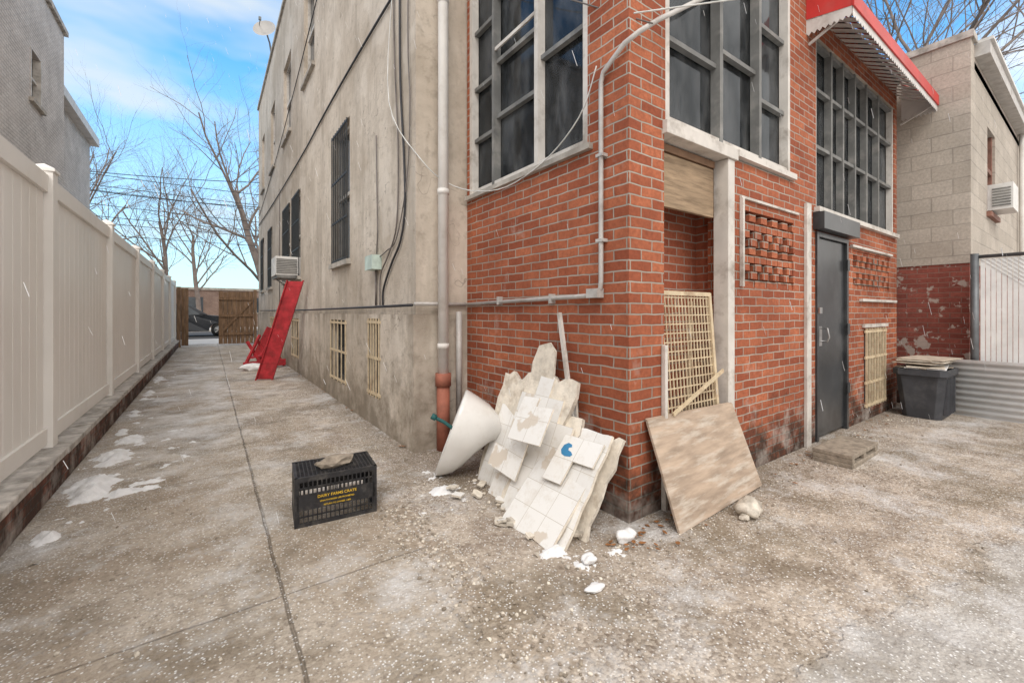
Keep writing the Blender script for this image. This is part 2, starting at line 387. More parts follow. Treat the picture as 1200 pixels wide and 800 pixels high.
b.box(SX+.25,8.0,18.95,19.2,0,9.1,'stucco'); b.box(7.75,8.0,SY+.25,18.95,0,9.1,'stucco')
b.box(SX-.05,8.05,SY-.05,19.25,9.1,9.2,'concrete')
b.box(SX+.25,7.75,SY+.25,18.95,8.7,8.8,'roof_void')
b.build(H)
b=B('side_windows')
for (a0,a1,z0,z1) in w1+w2+basem:
    b.box(SX+.12,SX+.14,a0,a1,z0,z1,'darkglass')
    fk='white' if z0>1 else 'dkframe'
    t=.05
    for (p,q,r,s_) in ((a0,a0+t,z0,z1),(a1-t,a1,z0,z1),(a0+t,a1-t,z0,z0+t),(a0+t,a1-t,z1-t,z1),(a0+t,a1-t,(z0+z1)/2-.025,(z0+z1)/2+.025)):
        b.box(SX+.07,SX+.118,p,q,r,s_,fk)
    if z0>1: b.box(SX-.06,SX+.07,a0-.06,a1+.06,z0-.07,z0-.001,'concrete')
b.build(H)
b=B('window_bars')
for (a0,a1,z0,z1) in w1:
    n=8
    for i in range(n+1):
        y=a0+.03+(a1-a0-.06)*i/n; b.bar((SX-.03,y,z0),(SX-.03,y,z1-.02),.016,.016,'blackbar')
    for zz in (z0+.03,z0+.6,z0+1.2,z1-.05): b.bar((SX-.03,a0,zz),(SX-.03,a1,zz),.012,.03,'blackbar')
for (a0,a1,z0,z1) in basem:
    n=4
    for i in range(n+1):
        y=a0+.02+(a1-a0-.04)*i/n; b.bar((SX-.04,y,z0),(SX-.04,y,z1),.014,.014,'cream')
    for zz in (z0+.04,(z0+z1)/2,z1-.04): b.bar((SX-.04,a0-.03,zz),(SX-.04,a1+.03,zz),.012,.03,'cream')
b.build(H)
b=B('window_air_conditioner')
b.box(1.12,SX+.05,10.0,10.75,2.06,2.45,'acgrey')
for i in range(9): b.box(1.13,SX-.05,9.985,9.999,2.10+i*.035,2.118+i*.035,'greyframe')
b.box(1.14,1.5,9.99,10.76,2.0,2.055,'greyframe'); b.bar((1.2,10.1,2.0),(SX,10.1,1.75),.02,.02,'greyframe'); b.bar((1.2,10.6,2.0),(SX,10.6,1.75),.02,.02,'greyframe')
b.build(H,.005)

b=B('brick_porch_walls')
wall(b,'X',BX,BX+.2,BY,SY-.03,0,4.9,[(2.07,3.68,2.43,4.78)],'brick')
opsA=[(2.455,3.33,0,2.5),(2.47,4.36,2.5,4.78),(3.5,4.43,1.5,2.12)]
wall(b,'Y',BY,BY+.2,BX+.2,4.80,0,4.9,opsA,'brick')
opsB=[(4.93,5.80,0,2.1),(4.95,7.58,2.34,4.05),(6.37,7.13,.15,1.08),(6.0,7.35,1.55,2.0)]
wall(b,'Y',BY,BY+.2,4.80,7.7,0,4.42,opsB,'brick')
b.box(7.5,7.7,BY+.2,SY-.03,0,4.42,'brick')
b.build(H)
b=B('porch_roof')
b.box(BX-.04,4.84,BY-.04,SY-.03,4.9,4.98,'roof_void'); b.box(4.842,7.75,BY-.04,SY-.03,4.42,4.48,'roof_void')
b.box(BX+.2,4.8,BY+.2,SY-.03,4.84,4.899,'interior'); b.box(4.8,7.5,BY+.2,SY-.03,4.36,4.419,'interior')
b.build(H)
b=B('porch_interior')
b.box(BX+.2,7.5,BY+.2,SY-.03,2.36,2.42,'intwood')
b.box(BX+.2,7.5,SY-.09,SY-.031,2.42,4.36,'interior')
b.obox((2.5,3.0,3.0),(.015,0,.02),(0,.10,0),(.08,0,.5),'snow')
b.obox((2.45,2.55,2.8),(.012,0,0),(0,.18,0),(0,0,.36),'white')
b.obox((2.5,3.4,2.95),(.015,0,0),(0,.2,.02),(.05,0,.5),'intwood')
b.box(2.35,2.75,3.0,3.68,3.02,3.05,'white'); b.box(2.35,2.75,3.0,3.68,3.4,3.43,'white')
b.obox((2.5,3.35,3.15),(.09,0,0),(0,.14,0),(0,0,.1),'redbrown')
b.obox((2.5,3.5,3.52),(.09,0,0),(0,.1,0),(0,0,.08),'snow')
b.obox((2.45,2.35,3.6),(.01,0,0),(0,.16,.12),(0,-.05,.07),'snow')
b.obox((2.4,2.95,3.75),(.01,0,0),(0,.10,.05),(0,-.05,.09),'white')
b.obox((3.1,2.2,3.0),(.3,0,0),(0,.02,.02),(0,.05,.45),'white')
b.obox((3.75,2.15,2.9),(.2,0,0),(0,.02,.02),(0,.05,.5),'intwood')
b.obox((4.1,2.35,3.1),(.12,0,0),(0,.02,0),(0,.04,.6),'greyframe')
b.obox((2.85,2.15,3.85),(.10,0,.03),(0,.02,0),(-.02,.0,.2),'redbrown')
b.obox((5.6,2.4,2.8),(.3,0,0),(0,.25,0),(0,0,.4),'white')
b.obox((6.7,2.3,2.7),(.3,0,0),(0,.2,0),(0,0,.3),'intwood')
for i in range(6):
    b.bar((2.35+.1*i,3.4-.25*i,4.6),(3.2+.2*i,3.6-.1*i,4.75),.03,.03,'white')
b.build(H)
def sheeting(b,fn,a0,a1,z0,z1,seed):
    n,mz=90,60; vs=[];off=Vector((seed*4.1,seed*2.7,0))
    for i in range(n+1):
        for j in range(mz+1):
            s=i/n;t=j/mz; a=a0+(a1-a0)*s
            sag=.10*math.sin(math.pi*((s*3)%1))*(t)
            z=z0+(z1-z0)*t - sag*(1 if j==mz else .6)
            r1=abs(noise.noise(Vector((a*3.2+z*1.6,z*.9-a*1.4,0))+off))
            r2=abs(noise.noise(Vector((a*8-z*3.4,z*2.2+a*1.5,2))+off))
            dpt=.05+.16*r1+.07*r2+.015*noise.noise(Vector((a*30,z*18,5)))
            vs.append(fn(a,dpt,z))
    fs=[(i*(mz+1)+j,(i+1)*(mz+1)+j,(i+1)*(mz+1)+j+1,i*(mz+1)+j+1) for i in range(n) for j in range(mz)]
    b.mesh(vs,fs,'sheet',True)
b=B('plastic_sheeting')
sheeting(b,lambda a,d,z:(BX+.09+d,a,z),2.1,3.25,2.45,4.75,1)
sheeting(b,lambda a,d,z:(a,BY+.09+d,z),2.5,4.3,2.6,4.75,2)
sheeting(b,lambda a,d,z:(a,BY+.09+d,z),5.0,7.5,2.4,4.0,3)
b.build(H)
b=B('doorway_alcove')
b.box(2.31,3.6,2.08,2.2,0,2.36,'brick_dark')
b.box(3.42,3.6,BY+.2,2.08,0,2.36,'brick_dark')
b.box(2.31,3.42,BY+.2,2.08,2.30,2.355,'tanboard')
b.box(2.46,3.2,1.80,1.83,2.03,2.40,'tanboard')
b.box(2.46,3.2,1.79,1.82,2.41,2.46,'intwood')
b.build(H)
b=B('doorway_frame')
b.box(3.235,3.33,BY-.02,BY+.10,0,2.47,'white')
b.box(2.44,3.36,BY-.035,BY+.14,2.472,2.56,'white')
b.box(2.457,2.485,BY+.03,BY+.14,1.4,2.47,'white')
b.box(2.42,2.45,BY-.035,BY-.002,.0,1.08,'white')
b.build(H,.004)
b=B('porch_windows')
y0,y1,z0,z1=2.07,3.68,2.43,4.78
b.box(BX+.08,BX+.085,y0,y1,z0,z1,'glass')
b.box(BX-.04,BX+.12,y0-.05,y1+.03,z0-.04,z0-.001,'concrete')
for yy,w,k in ((y0,.045,'white'),(2.61,.045,'white'),(3.24,.035,'greyframe'),(y1-.045,.045,'white')):
    b.box(BX+.0,BX+.075,yy,yy+w,z0,z1,k)
for zz in (z0,z1-.06): b.box(BX+.006,BX+.07,y0+.002,y1-.002,zz,zz+.05,'white')
for ya,yb,zs in ((y0+.045,2.61,(3.28,4.02)),(2.655,3.24,(3.05,3.55,4.15)),(3.275,y1-.045,(2.95,3.45,4.0))):
    for zz in zs: b.box(BX+.03,BX+.074,ya,yb,zz,zz+.035,'greyframe')
b.box(BX+.01,BX+.025,2.66,3.24,3.66,3.69,'white')
x0,x1,z0,z1=2.47,4.36,2.56,4.78
b.box(x0,x1,BY+.08,BY+.085,z0,z1,'glass')
b.box(3.362,x1+.05,BY-.04,BY+.12,2.51,2.559,'white')
for xx,w,k in ((x0,.045,'white'),(3.15,.045,'greyframe'),(3.77,.04,'greyframe'),(x1-.045,.045,'white')):
    b.box(xx,xx+w,BY+.0,BY+.075,z0,z1,k)
for xa_,xb_,zs in ((x0+.05,3.15,(3.15,3.8,4.35)),(3.20,3.77,(3.3,4.0)),(3.815,x1-.05,(3.1,3.75,4.3))):
    for zz in zs: b.box(xa_,xb_,BY+.03,BY+.074,zz,zz+.035,'greyframe')
b.box(x0+.05,x1-.05,BY+.006,BY+.07,z0,z0+.05,'white')
x0,x1,z0,z1=4.95,7.58,2.34,4.05
b.box(x0,x1,BY+.08,BY+.085,z0,z1,'glass')
b.box(x0-.05,x1+.04,BY-.05,BY+.12,z0-.05,z0-.001,'white')
vx=[x0,5.38,5.72,6.10,6.5,6.95,x1-.045]
for i,xx in enumerate(vx): b.box(xx,xx+.04,BY+.01,BY+.075,z0,z1,'white' if i in (0,6) else 'greyframe')
for zz in (z0,z0+.62,z0+1.2,z1-.045): b.box(x0+.05,x1-.05,BY+.02,BY+.07,zz,zz+.035,'greyframe')
b.build(H)
b=B('brick_lattice_vents')
for (x0,x1,z0,z1) in ((3.5,4.43,1.5,2.12),(6.0,7.35,1.55,2.0)):
    b.box(x0,x1,BY+.16,BY+.18,z0,z1,'roof_void')  # dark sheet behind the lattice, painting in the shade of the holes
    rows=int((z1-z0)/.0675)
    for r in range(rows+1):
        zz=z0+r*.0675; zt=min(zz+.058,z1)
        if zt-zz<.02: continue
        ph=(r//2)%2
        x=x0+(0 if ph else .1)
        if r%4==3 or r in (0,rows):
            xx=x0
            while xx<x1: b.box(xx+.004,min(xx+.205,x1),BY+.012,BY+.1,zz,zt,'brick'); xx+=.213
        else:
            while x<x1-.02:
                b.box(x,min(x+.105,x1),BY-.012*(r%2),BY+.11,zz,zt,'brick'); x+=.2
b.box(3.44,3.465,BY-.03,BY-.002,1.5,2.2,'white'); b.box(3.44,4.5,BY-.022,BY-.002,2.201,2.22,'white')
b.box(5.9,7.4,BY-.03,BY-.002,2.03,2.055,'white'); b.box(6.2,7.55,BY-.04,BY-.002,1.42,1.45,'white')
b.build(H)
b=B('metal_door')
b.box(4.93,4.98,BY-.02,BY+.1,0,2.1,'door'); b.box(5.75,5.80,BY-.02,BY+.1,0,2.1,'door'); b.box(4.98,5.75,BY-.02,BY+.1,2.05,2.1,'door')
b.box(4.985,5.745,BY+.01,BY+.05,.03,2.045,'door')
b.box(4.87,5.88,BY-.10,BY-.001,2.11,2.28,'door')
for zz in (.4,1.05,1.75): b.box(5.73,5.79,BY-.035,BY-.021,zz,zz+.12,'door')
b.box(5.03,5.10,BY-.003,BY+.009,.95,1.15,'steel')
b.tube([(5.065,BY-.003,1.0),(5.065,BY-.06,1.0),(5.065,BY-.075,1.04),(5.065,BY-.06,1.13),(5.065,BY-.003,1.13)],.009,'steel',6)
b.box(4.94,5.0,BY-.04,BY-.022,1.28,1.34,'steel')
b.box(4.66,4.76,BY-.03,BY-.001,0,2.34,'white')
b.build(H,.004)
b=B('barred_cellar_window')
b.box(6.37,7.13,BY+.12,BY+.13,.15,1.08,'darkglass')
for i in range(8):
    xx=6.39+.72*i/7; b.bar((xx,BY-.02,.15),(xx,BY-.02,1.1),.018,.018,'cream')
for zz in (.18,.45,.75,1.06): b.bar((6.34,BY-.02,zz),(7.16,BY-.02,zz),.014,.03,'cream')
b.box(6.3,7.2,BY-.03,BY-.002,1.11,1.15,'white')
b.build(H)
b=B('metal_awning')
xa,xb,yo=4.72,7.92,1.36
zt,zf=4.26,4.06
n=44
for i in range(n):
    xs=xa+(xb-xa)*i/n; xe=xa+(xb-xa)*(i+1)/n; o=.014*(i%2)
    b.face([(xs,yo,zf+o),(xe,yo,zf+o),(xe,BY,zt+o),(xs,BY,zt+o)],'awnwhite')
    b.face([(xs,yo,zf+.06+o),(xe,yo,zf+.06+o),(xe,BY,zt+.2+o),(xs,BY,zt+.2+o)],'awnred')
    pts=[(xs,yo-.004,zf+.05)]
    for j in range(5):
        t=j/4; pts.append((xs+(xe-xs)*t,yo-.004-.0,zf-.075-.03*math.sin(math.pi*t)))
    pts.append((xe,yo-.004,zf+.05)); b.face(pts,'awnwhite')
b.box(xa-.012,xb+.012,yo-.02,yo-.006,zf-.015,zf+.115,'awnred')
for xx in (xa,xb):
    sg=-1 if xx==xa else 1
    b.face([(xx,yo,zf+.10),(xx,yo,zf-.02),(xx,BY,zf-.02),(xx,BY,zt+.22)],'awnwhite')
    b.face([(xx+sg*.006,yo-.006,zf-.01),(xx+sg*.006,yo-.006,zf+.115),(xx+sg*.006,BY-.001,zt+.23),(xx+sg*.006,BY-.001,zf+.06)],'awnred')
    m=8
    for i in range(m):
        ya=yo+(BY-yo)*i/m; yb=yo+(BY-yo)*(i+1)/m
        b.face([(xx+sg*.003,ya,zf-.0),(xx+sg*.003,ya,zf-.075),(xx+sg*.003,(ya+yb)/2,zf-.105),(xx+sg*.003,yb,zf-.075),(xx+sg*.003,yb,zf+.05)],'awnwhite')
b.bar((xa+.05,BY,3.9),(xa+.05,yo,zf),.02,.02,'awnwhite'); b.bar((xb-.05,BY,3.9),(xb-.05,yo,zf),.02,.02,'awnwhite')
b.build(H)
b=B('downspout')
b.tube([(1.80,3.655,.70),(1.80,3.655,9.0)],.050,'spout',12)
for zz in (.95,2.4,4.2,6): b.tube([(1.80,3.655,zz),(1.80,3.655,zz+.05)],.056,'spout',12)
b.tube([(1.80,3.655,0),(1.80,3.655,.62)],.062,'terra',12); b.tube([(1.80,3.655,.60),(1.80,3.655,.72)],.075,'terra',12)
b.tube([(1.97,3.66,.3),(1.97,3.66,1.3)],.03,'conduit',8)
b.build(H)
b=B('electrical_conduit')
x=BX-.03
b.tube([(x,3.70,1.37),(x,2.05,1.405),(x,1.97,1.41),(x,1.925,1.45),(x,1.92,1.5),(x,1.92,2.78),(x,1.90,2.84),(x-.01,1.72,2.93),(2.12,1.66,2.99),(2.3,1.65,3.13),(2.95,1.65,3.58),(3.5,1.65,4.0)],.016,'conduit',8)
for (yy,zz) in ((1.92,1.75),(1.92,2.3)): b.box(x-.02,x+.03,yy-.03,yy+.03,zz,zz+.02,'conduit')
for yy in (2.4,3.1): b.box(x-.02,x+.03,yy,yy+.02,1.36,1.43,'conduit')
b.obox((x-.005,1.97,1.42),(.03,0,0),(0,.05,0),(0,0,.03),'conduit')
b.tube([(SX-.045,3.74,1.36),(SX-.045,5,1.35),(SX-.045,9,1.33),(SX-.045,18,1.33)],.014,'cable',6)
b.tube([(SX-.04,3.70,1.37),(1.75,3.70,1.372),(x,3.70,1.37)],.018,'conduit',6)
b.build(H)
b=B('wall_cables')
def sagc(a,c,sag,n=10):
    a=Vector(a);c=Vector(c); return [a+(c-a)*t+Vector((0,0,-sag*4*t*(1-t))) for t in [i/n for i in range(n+1)]]
def smooth_path(pts,k=5):
    P=[Vector(p) for p in pts]; P=[P[0]]+P+[P[-1]]; out=[]
    for i in range(1,len(P)-2):
        for j in range(k):
            t=j/k; a,b_,c,d=P[i-1],P[i],P[i+1],P[i+2]
            out.append(.5*((2*b_)+(c-a)*t+(2*a-5*b_+4*c-d)*t*t+(3*b_-a-3*c+d)*t**3))
    out.append(P[-1]); return out
xx=SX-.02
b.tube(smooth_path([(xx,4.15,7.0),(xx,4.12,4.6),(xx,4.1,3.6),(xx,4.0,2.8),(xx,3.98,2.3),(xx,4.1,2.0),(xx,4.35,1.8),(xx,4.6,1.55),(xx,4.62,1.37)]),.011,'cable',6)
b.tube(smooth_path([(xx,4.3,7.0),(xx,4.28,4.2),(xx,4.16,3.0),(xx,4.2,2.2),(xx,4.45,1.9),(xx,4.70,1.7),(xx,4.72,1.37)]),.008,'greycable',6)
b.tube(smooth_path([(xx,3.86,6.5),(xx,3.9,4),(xx,3.85,3.3),(xx,3.92,2.6),(xx,4.2,2.05),(xx,4.5,1.95),(xx,4.8,1.9)]),.007,'greycable',5)
b.tube([(xx,4.85,3.3),(xx,4.8,2.2),(xx,4.83,1.95)],.008,'greycable',5)
b.tube(sagc((xx,3.8,4.55),(xx,9,4.5),-.05)+sagc((xx,9.1,4.5),(xx,19,4.6),.05),.013,'cable',6)
b.tube(sagc((xx,5.5,7.5),(xx,19,4.9),.3),.009,'cable',5)
b.tube([(xx,13,4.6),(xx,13.05,2.5),(xx,13,1.4)],.01,'greycable',5)
b.box(SX-.11,SX-.001,4.72,4.98,1.77,1.93,'boxgreen'); b.tube([(xx,4.85,1.78),(xx,4.86,1.37)],.012,'greycable',6)
b.tube(smooth_path([(SX-.03,4.3,4.6),(SX-.1,4.2,3.4),(1.6,3.7,2.7),(1.9,3.6,2.48),(2.05,3.1,2.36),(2.05,2.5,2.42),(2.05,2.1,2.62),(2.06,1.95,2.9)]),.005,'wcable',5)
b.tube(sagc((SX-.03,4.0,4.9),(2.2,1.62,3.05),.03),.005,'greycable',5)
b.tube(sagc((2.0,1.6,3.02),(9.0,.2,6.0),.05,6),.005,'wcable',5)
b.build(H)
b=B('satellite_dish')
c=Vector((1.42,15.2,10.0)); nrm=Vector((-.45,-.80,.35)).normalized(); a=nrm.orthogonal().normalized(); d=nrm.cross(a)
vs=[];fs=[];n=16
for r_ in range(5):
    for j in range(n):
        t=2*math.pi*j/n; rr=.33*r_/4+.001; vs.append(c+(a*math.cos(t)+d*math.sin(t))*rr+nrm*(rr*rr*.7))
for r_ in range(4):
    for j in range(n): fs.append((r_*n+j,r_*n+(j+1)%n,(r_+1)*n+(j+1)%n,(r_+1)*n+j))
b.mesh(vs,fs,'dish',True)
b.tube([c-nrm*.02,c-nrm*.1,(1.55,15.3,9.7),(1.62,15.3,9.2)],.025,'galv',6)
b.tube([c-d*.28,c+nrm*.35],.012,'galv',5); b.obox(c+nrm*.37,(.035,0,0),(0,.035,0),(0,0,.045),'galv')
b.build(H)

# ---------------------------------------------------------------- neighbours
NH=empty('cinder_block_house')
b=B('walls')
NX,NY=8.0,1.06
b.box(NX+.012,22,NY+.012,14,0,1.93,'brick_paint')
wx0,wx1=9.25,9.95
b.box(NX,wx0,NY,NY+.2,1.93,4.83,'block'); b.box(NX,NX+.2,NY+.2,14,1.93,4.83,'block')
b.box(wx0,wx1,NY,NY+.2,1.93,2.75,'block'); b.box(wx0,wx1,NY,NY+.2,4.0,4.83,'block'); b.box(wx1,22,NY,NY+.2,1.93,4.83,'block')
b.box(NX-.03,NX+.25,NY-.03,14,4.831,4.92,'oldcap')
b.box(NX+.251,22,NY,14,4.5,4.6,'roof_void')
b.build(NH)
b=B('window'); b.box(wx0,wx1,NY+.1,NY+.12,2.75,4.0,'darkglass'); b.box(wx0,wx0+.06,NY+.03,NY+.09,2.75,4.0,'redbrown'); b.box(wx1-.06,wx1,NY+.03,NY+.09,2.75,4.0,'redbrown'); b.box(wx0+.06,wx1-.06,NY+.03,NY+.09,3.4,3.46,'redbrown')
b.box(wx0-.08,wx1+.08,NY-.05,NY+.09,2.68,2.749,'redbrown'); b.build(NH)
b=B('air_conditioner'); b.box(9.32,9.88,NY-.24,NY+.05,2.78,3.15,'acgrey')
for i in range(7): b.box(9.305,9.319,NY-.22,NY-.04,2.83+i*.04,2.845+i*.04,'greyframe')
b.build(NH)
b=B('gutter'); b.box(NX+.26,22,NY-.14,NY-.001,4.66,4.83,'conduit'); b.box(NX+.262,22,NY-.17,NY-.002,4.831,4.87,'acgrey')
b.tube([(12.6,NY-.07,4.66),(12.6,NY-.07,0)],.05,'spout',8); b.build(NH)
WH=empty('whitewashed_brick_house')
b=B('walls'); wall(b,'X',-3.25,-3.0,9.0,15.4,0,8.3,[(12.9,13.6,5.7,6.75)],'wbrick'); b.box(-12,-3.25,9,15.4,0,8.25,'wbrick')
b.box(-12.05,-2.93,8.95,15.48,8.3,8.42,'oldcap'); b.box(-12,-3.2,15.4,19.5,0,6.8,'wbrick'); b.box(-12.1,-3.0,15.4,19.7,6.8,7.05,'awnwhite'); b.build(WH)
b=B('window'); b.box(-3.15,-3.13,12.9,13.6,5.7,6.75,'darkglass'); b.box(-3.12,-3.05,12.9,13.6,6.2,6.25,'white'); b.box(-3.04,-2.93,12.82,13.68,5.62,5.70,'concrete'); b.box(-3.12,-2.99,12.9,12.95,5.7,6.75,'white'); b.box(-3.12,-2.99,13.55,13.6,5.7,6.75,'white'); b.build(WH)
FH=empty('distant_row_house')
b=B('walls'); b.box(-9,14,44,52,0,3.1,'farbrick'); b.box(-9.1,14.1,43.9,52.1,3.1,3.3,'concrete')
for i in range(10): b.box(-8+i*2.2,-7+i*2.2,43.96,43.99,1.2,2.5,'darkglass'); b.box(-8.1+i*2.2,-6.9+i*2.2,43.9,43.99,1.1,1.19,'concrete')
b.build(FH)
FH2=empty('distant_row_house')
b=B('walls'); b.box(-30,-9.3,60,70,0,6.0,'wbrick'); b.box(-30.1,-9.2,59.9,70,6.0,6.3,'roof_void')
for i in range(8):
    for z in (1.5,4.0): b.box(-29+i*2.5,-28+i*2.5,59.96,59.99,z,z+1.4,'darkglass')
b.build(FH2)

# ---------------------------------------------------------------- low brick wall + vinyl fence
b=B('low_brick_wall'); b.box(-1.15,-.90,-4,19.5,0,.215,'brick_low')
nseg=60
for i in range(nseg):
    ya=-4+23.5*i/nseg; yb=-4+23.5*(i+1)/nseg-.004; o=random.uniform(-.004,.004)
    b.box(-1.17,-.875+o,ya,yb,.2155,.268+o*.5,'oldcap')
b.build(None,.008)
b=B('vinyl_fence')
post=4.72-2.44*3
ys=[post+2.44*i for i in range(10)]; ys=[y for y in ys if y<19.6]
for i,y in enumerate(ys):
    b.box(-1.09,-.965,y-.062,y+.062,.27,2.36,'vinyl'); b.box(-1.102,-.953,y-.074,y+.074,2.361,2.385,'vinyl')
    v=[(-1.1,y-.07,2.386),(-.955,y-.07,2.386),(-.955,y+.07,2.386),(-1.1,y+.07,2.386),(-1.0275,y,2.43)]
    b.mesh(v,[(0,1,4),(1,2,4),(2,3,4),(3,0,4)],'vinyl')
    ye=(ys[i+1] if i+1<len(ys) else 19.5)-.063
    if ye-y<.3: continue
    ya=y+.063
    b.box(-1.055,-.995,ya,ye,.30,.42,'vinyl'); b.box(-1.06,-.99,ya,ye,2.2,2.33,'vinyl')
    n=max(1,round((ye-ya)/.15)); w=(ye-ya)/n
    for j in range(n):
        b.box(-1.036,-1.016,ya+j*w+.004,ya+(j+1)*w-.004,.42,2.2,'vinyl')
    b.box(-1.030,-1.025,ya,ye,.42,2.2,'vinyl')
b.build(None,.004)

b=B('wooden_gate')
for i in range(8):
    x=.30+i*.142; h=2.05+random.uniform(-.02,.03); b.box(x,x+.134,19.70,19.722,.06,h,'wood')
for z in (.4,1.1,1.75): b.box(.30,1.43,19.66,19.698,z,z+.09,'wood')
b.bar((.34,19.68,.45),(1.4,19.68,1.75),.03,.08,'wood'); b.box(1.44,1.54,19.6,19.72,0,2.15,'wood'); b.build()
b=B('wooden_gate')
for i in range(8):
    y=19.75+i*.142; b.obox((-.78+i*.012,y+.06,1.1),(.011,0,0),(.004,.066,0),(0,0,1.05+random.uniform(-.02,.02)),'wood')
for z in (.4,1.1,1.8): b.bar((-.75,19.75,z),(-.66,20.9,z),.03,.09,'wood')
b.box(-.96,-.84,19.6,19.72,0,2.2,'wood')
for i in range(2): b.box(-.83+i*.11,-.73+i*.11,19.70,19.72,.05,2.15,'wood')
b.build()

def car():
    e=empty('parked_car'); x0=-3.3; y0=27.2; W=1.85
    def P(x,z,y): return (x0+x,y0+y,z)
    b=B('body')
    prof=[(0,.45),(0,.95),(.12,1.05),(.35,1.62),(.9,1.70),(2.4,1.68),(3.25,1.12),(4.3,1.0),(4.6,.85),(4.66,.5),(4.55,.28)]
    wheels=[(.95,.36),(3.72,.36)]
    low=[]
    for cx,rr in reversed(wheels):
        for t in range(0,9):
            a=math.pi*t/8; low.append((cx+.43*math.cos(a),.28+.43*math.sin(a)))
    pr=prof+low+[(.1,.28)]
    def inset(z): return 0 if z<1.05 else (z-1.05)*.28
    L=[P(x,z,inset(z)) for x,z in pr]; Rr=[P(x,z,W-inset(z)) for x,z in pr]
    b.face(L,'carpaint'); b.face(Rr[::-1],'carpaint')
    n=len(pr)
    for i in range(n):
        j=(i+1)%n; b.face([L[j],L[i],Rr[i],Rr[j]],'carpaint')
    b.build(e,.03)
    b=B('windows')
    for s,yy in ((0,-.006),(1,W+.006)):
        def q(x,z): 
            return P(x,z,(inset(z)-.008) if s==0 else (W-inset(z)+.008))
        for poly in ([(.5,1.12),(.62,1.55),(1.2,1.6),(1.2,1.12)],[(1.26,1.12),(1.26,1.6),(2.1,1.6),(2.1,1.12)],[(2.16,1.12),(2.16,1.6),(2.38,1.58),(2.95,1.14)]):
            b.face([q(*p) for p in poly],'darkglass')
    b.face([P(2.46,1.645,.25),P(2.46,1.645,W-.25),P(3.22,1.15,W-.12),P(3.22,1.15,.12)],'darkglass')
    b.build(e)
    b=B('wheels')
    for cx,rr in wheels:
        for yy,sg in ((.0,-1),(W-.22,1)):
            b.tube([P(cx,.34,yy+.02),P(cx,.34,yy+.22)],.34,'tyre',20)
            yf=yy+.008 if sg<0 else yy+.225
            b.tube([P(cx,.34,yf),P(cx,.34,yf+.01)],.21,'galv',14)
            for k in range(5):
                a=k*2*math.pi/5; b.bar(P(cx,.34,yf-.004),P(cx+.2*math.cos(a),.34+.2*math.sin(a),yf-.004),.02,.04,'conduit')
    b.build(e)
    b=B('lights'); b.obox(P(4.5,.82,.2),(.08,0,0),(0,.18,0),(0,0,.06),'ceramic'); b.obox(P(4.5,.82,W-.2),(.08,0,0),(0,.18,0),(0,0,.06),'ceramic')
    b.obox(P(.05,.95,.18),(.05,0,0),(0,.16,0),(0,0,.1),'red'); b.box(x0+2.9,x0+3.05,y0-.16,y0+.02,1.08,1.2,'carpaint'); b.build(e)
car()

# ---------------------------------------------------------------- trees
def tree(name,base,h,seed,r=.22,spread=.9,levels=5,lean=(0,0),nl1=9,trunk=.35):
    rnd=random.Random(seed); b=B(name)
    def br(p,d,L,r0,lv):
        n=6 if lv==0 else (5 if lv<3 else 3)
        pts=[p.copy()];dd=d.copy()
        for i in range(n):
            dd=(dd+Vector((rnd.uniform(-1,1),rnd.uniform(-1,1),rnd.uniform(-.5,.9)))*(.10+.06*lv)).normalized()
            p=p+dd*L/n; pts.append(p.copy())
        b.tube(pts,r0,'bark',8 if lv==0 else (5 if lv<3 else 3),r2=r0*(.45 if lv<levels-1 else .3),cap=False)
        if lv>=levels-1: return
        k={0:nl1,1:7,2:6,3:4}.get(lv,3)
        for i in range(k):
            t=trunk+(1-trunk)*(i+.6)/k if lv==0 else .2+.8*(i+.5)/k
            q=pts[min(n-1,int(t*n))]; q=q+(pts[min(n,int(t*n)+1)]-q)*((t*n)%1)
            ax=dd.orthogonal().normalized(); ax=Matrix.Rotation(rnd.uniform(0,6.28),3,dd)@ax
            ang=rnd.uniform(.45,1.0)*spread
            nd=(dd*math.cos(ang)+ax*math.sin(ang)); nd.z+=.12; nd.normalize()
            br(q,nd,L*rnd.uniform(.42,.68)*(1.15 if lv==0 else 1),r0*(1-.5*t)*rnd.uniform(.38,.55),lv+1)
    br(Vector(base),Vector((lean[0],lean[1],1)).normalized(),h,r,0)
    return b.build()
tree('bare_tree',(2.6,24.0,0),7.6,3,r=.22,spread=1.15,lean=(-.10,.05),trunk=.3,nl1=11)
tree('bare_tree',(-7,37,0),9,5,r=.24,spread=1.0)
tree('bare_tree',(-12.5,39,0),10,8,r=.25,spread=1.0)
tree('bare_tree',(-2.5,41,0),8,11,r=.2,spread=1.0)
tree('bare_tree',(-17,36,0),9.5,14,r=.22,spread=1.0)
tree('bare_tree',(-.5,40,0),7,31,r=.18,spread=1.1)
tree('bare_tree',(18.5,4.4,0),9.5,21,r=.22,spread=1.1,nl1=11)
tree('bare_tree',(25,6.5,0),11,25,r=.24,spread=1.1)
b=B('utility_wires')
for i,(z,y) in enumerate(((7.2,24),(6.8,24.2),(6.4,24.1),(5.6,24),(5.2,24.3),(6.0,24.6),(4.8,24.2))):
    b.tube(sagc((-26,y+1,z+.8+.2*(i%3)),(14,y-1,z-.15*(i%2)),.7,14),.016,'cable',4)
b.tube(sagc((SX,18.5,5.2),(-14,25,7.8),.6,12),.015,'cable',4)
b.tube(sagc((SX,18.8,6.2),(-14,25,7.6),.5,12),.015,'cable',4)
b.build()
b=B('utility_pole'); b.tube([(-14,25,0),(-14,25,9.5)],.14,'bark',8,r2=.1); b.box(-15,-13,24.93,25.07,8.6,8.72,'bark'); b.box(-14.8,-13.2,24.93,25.07,7.6,7.7,'bark'); b.build()

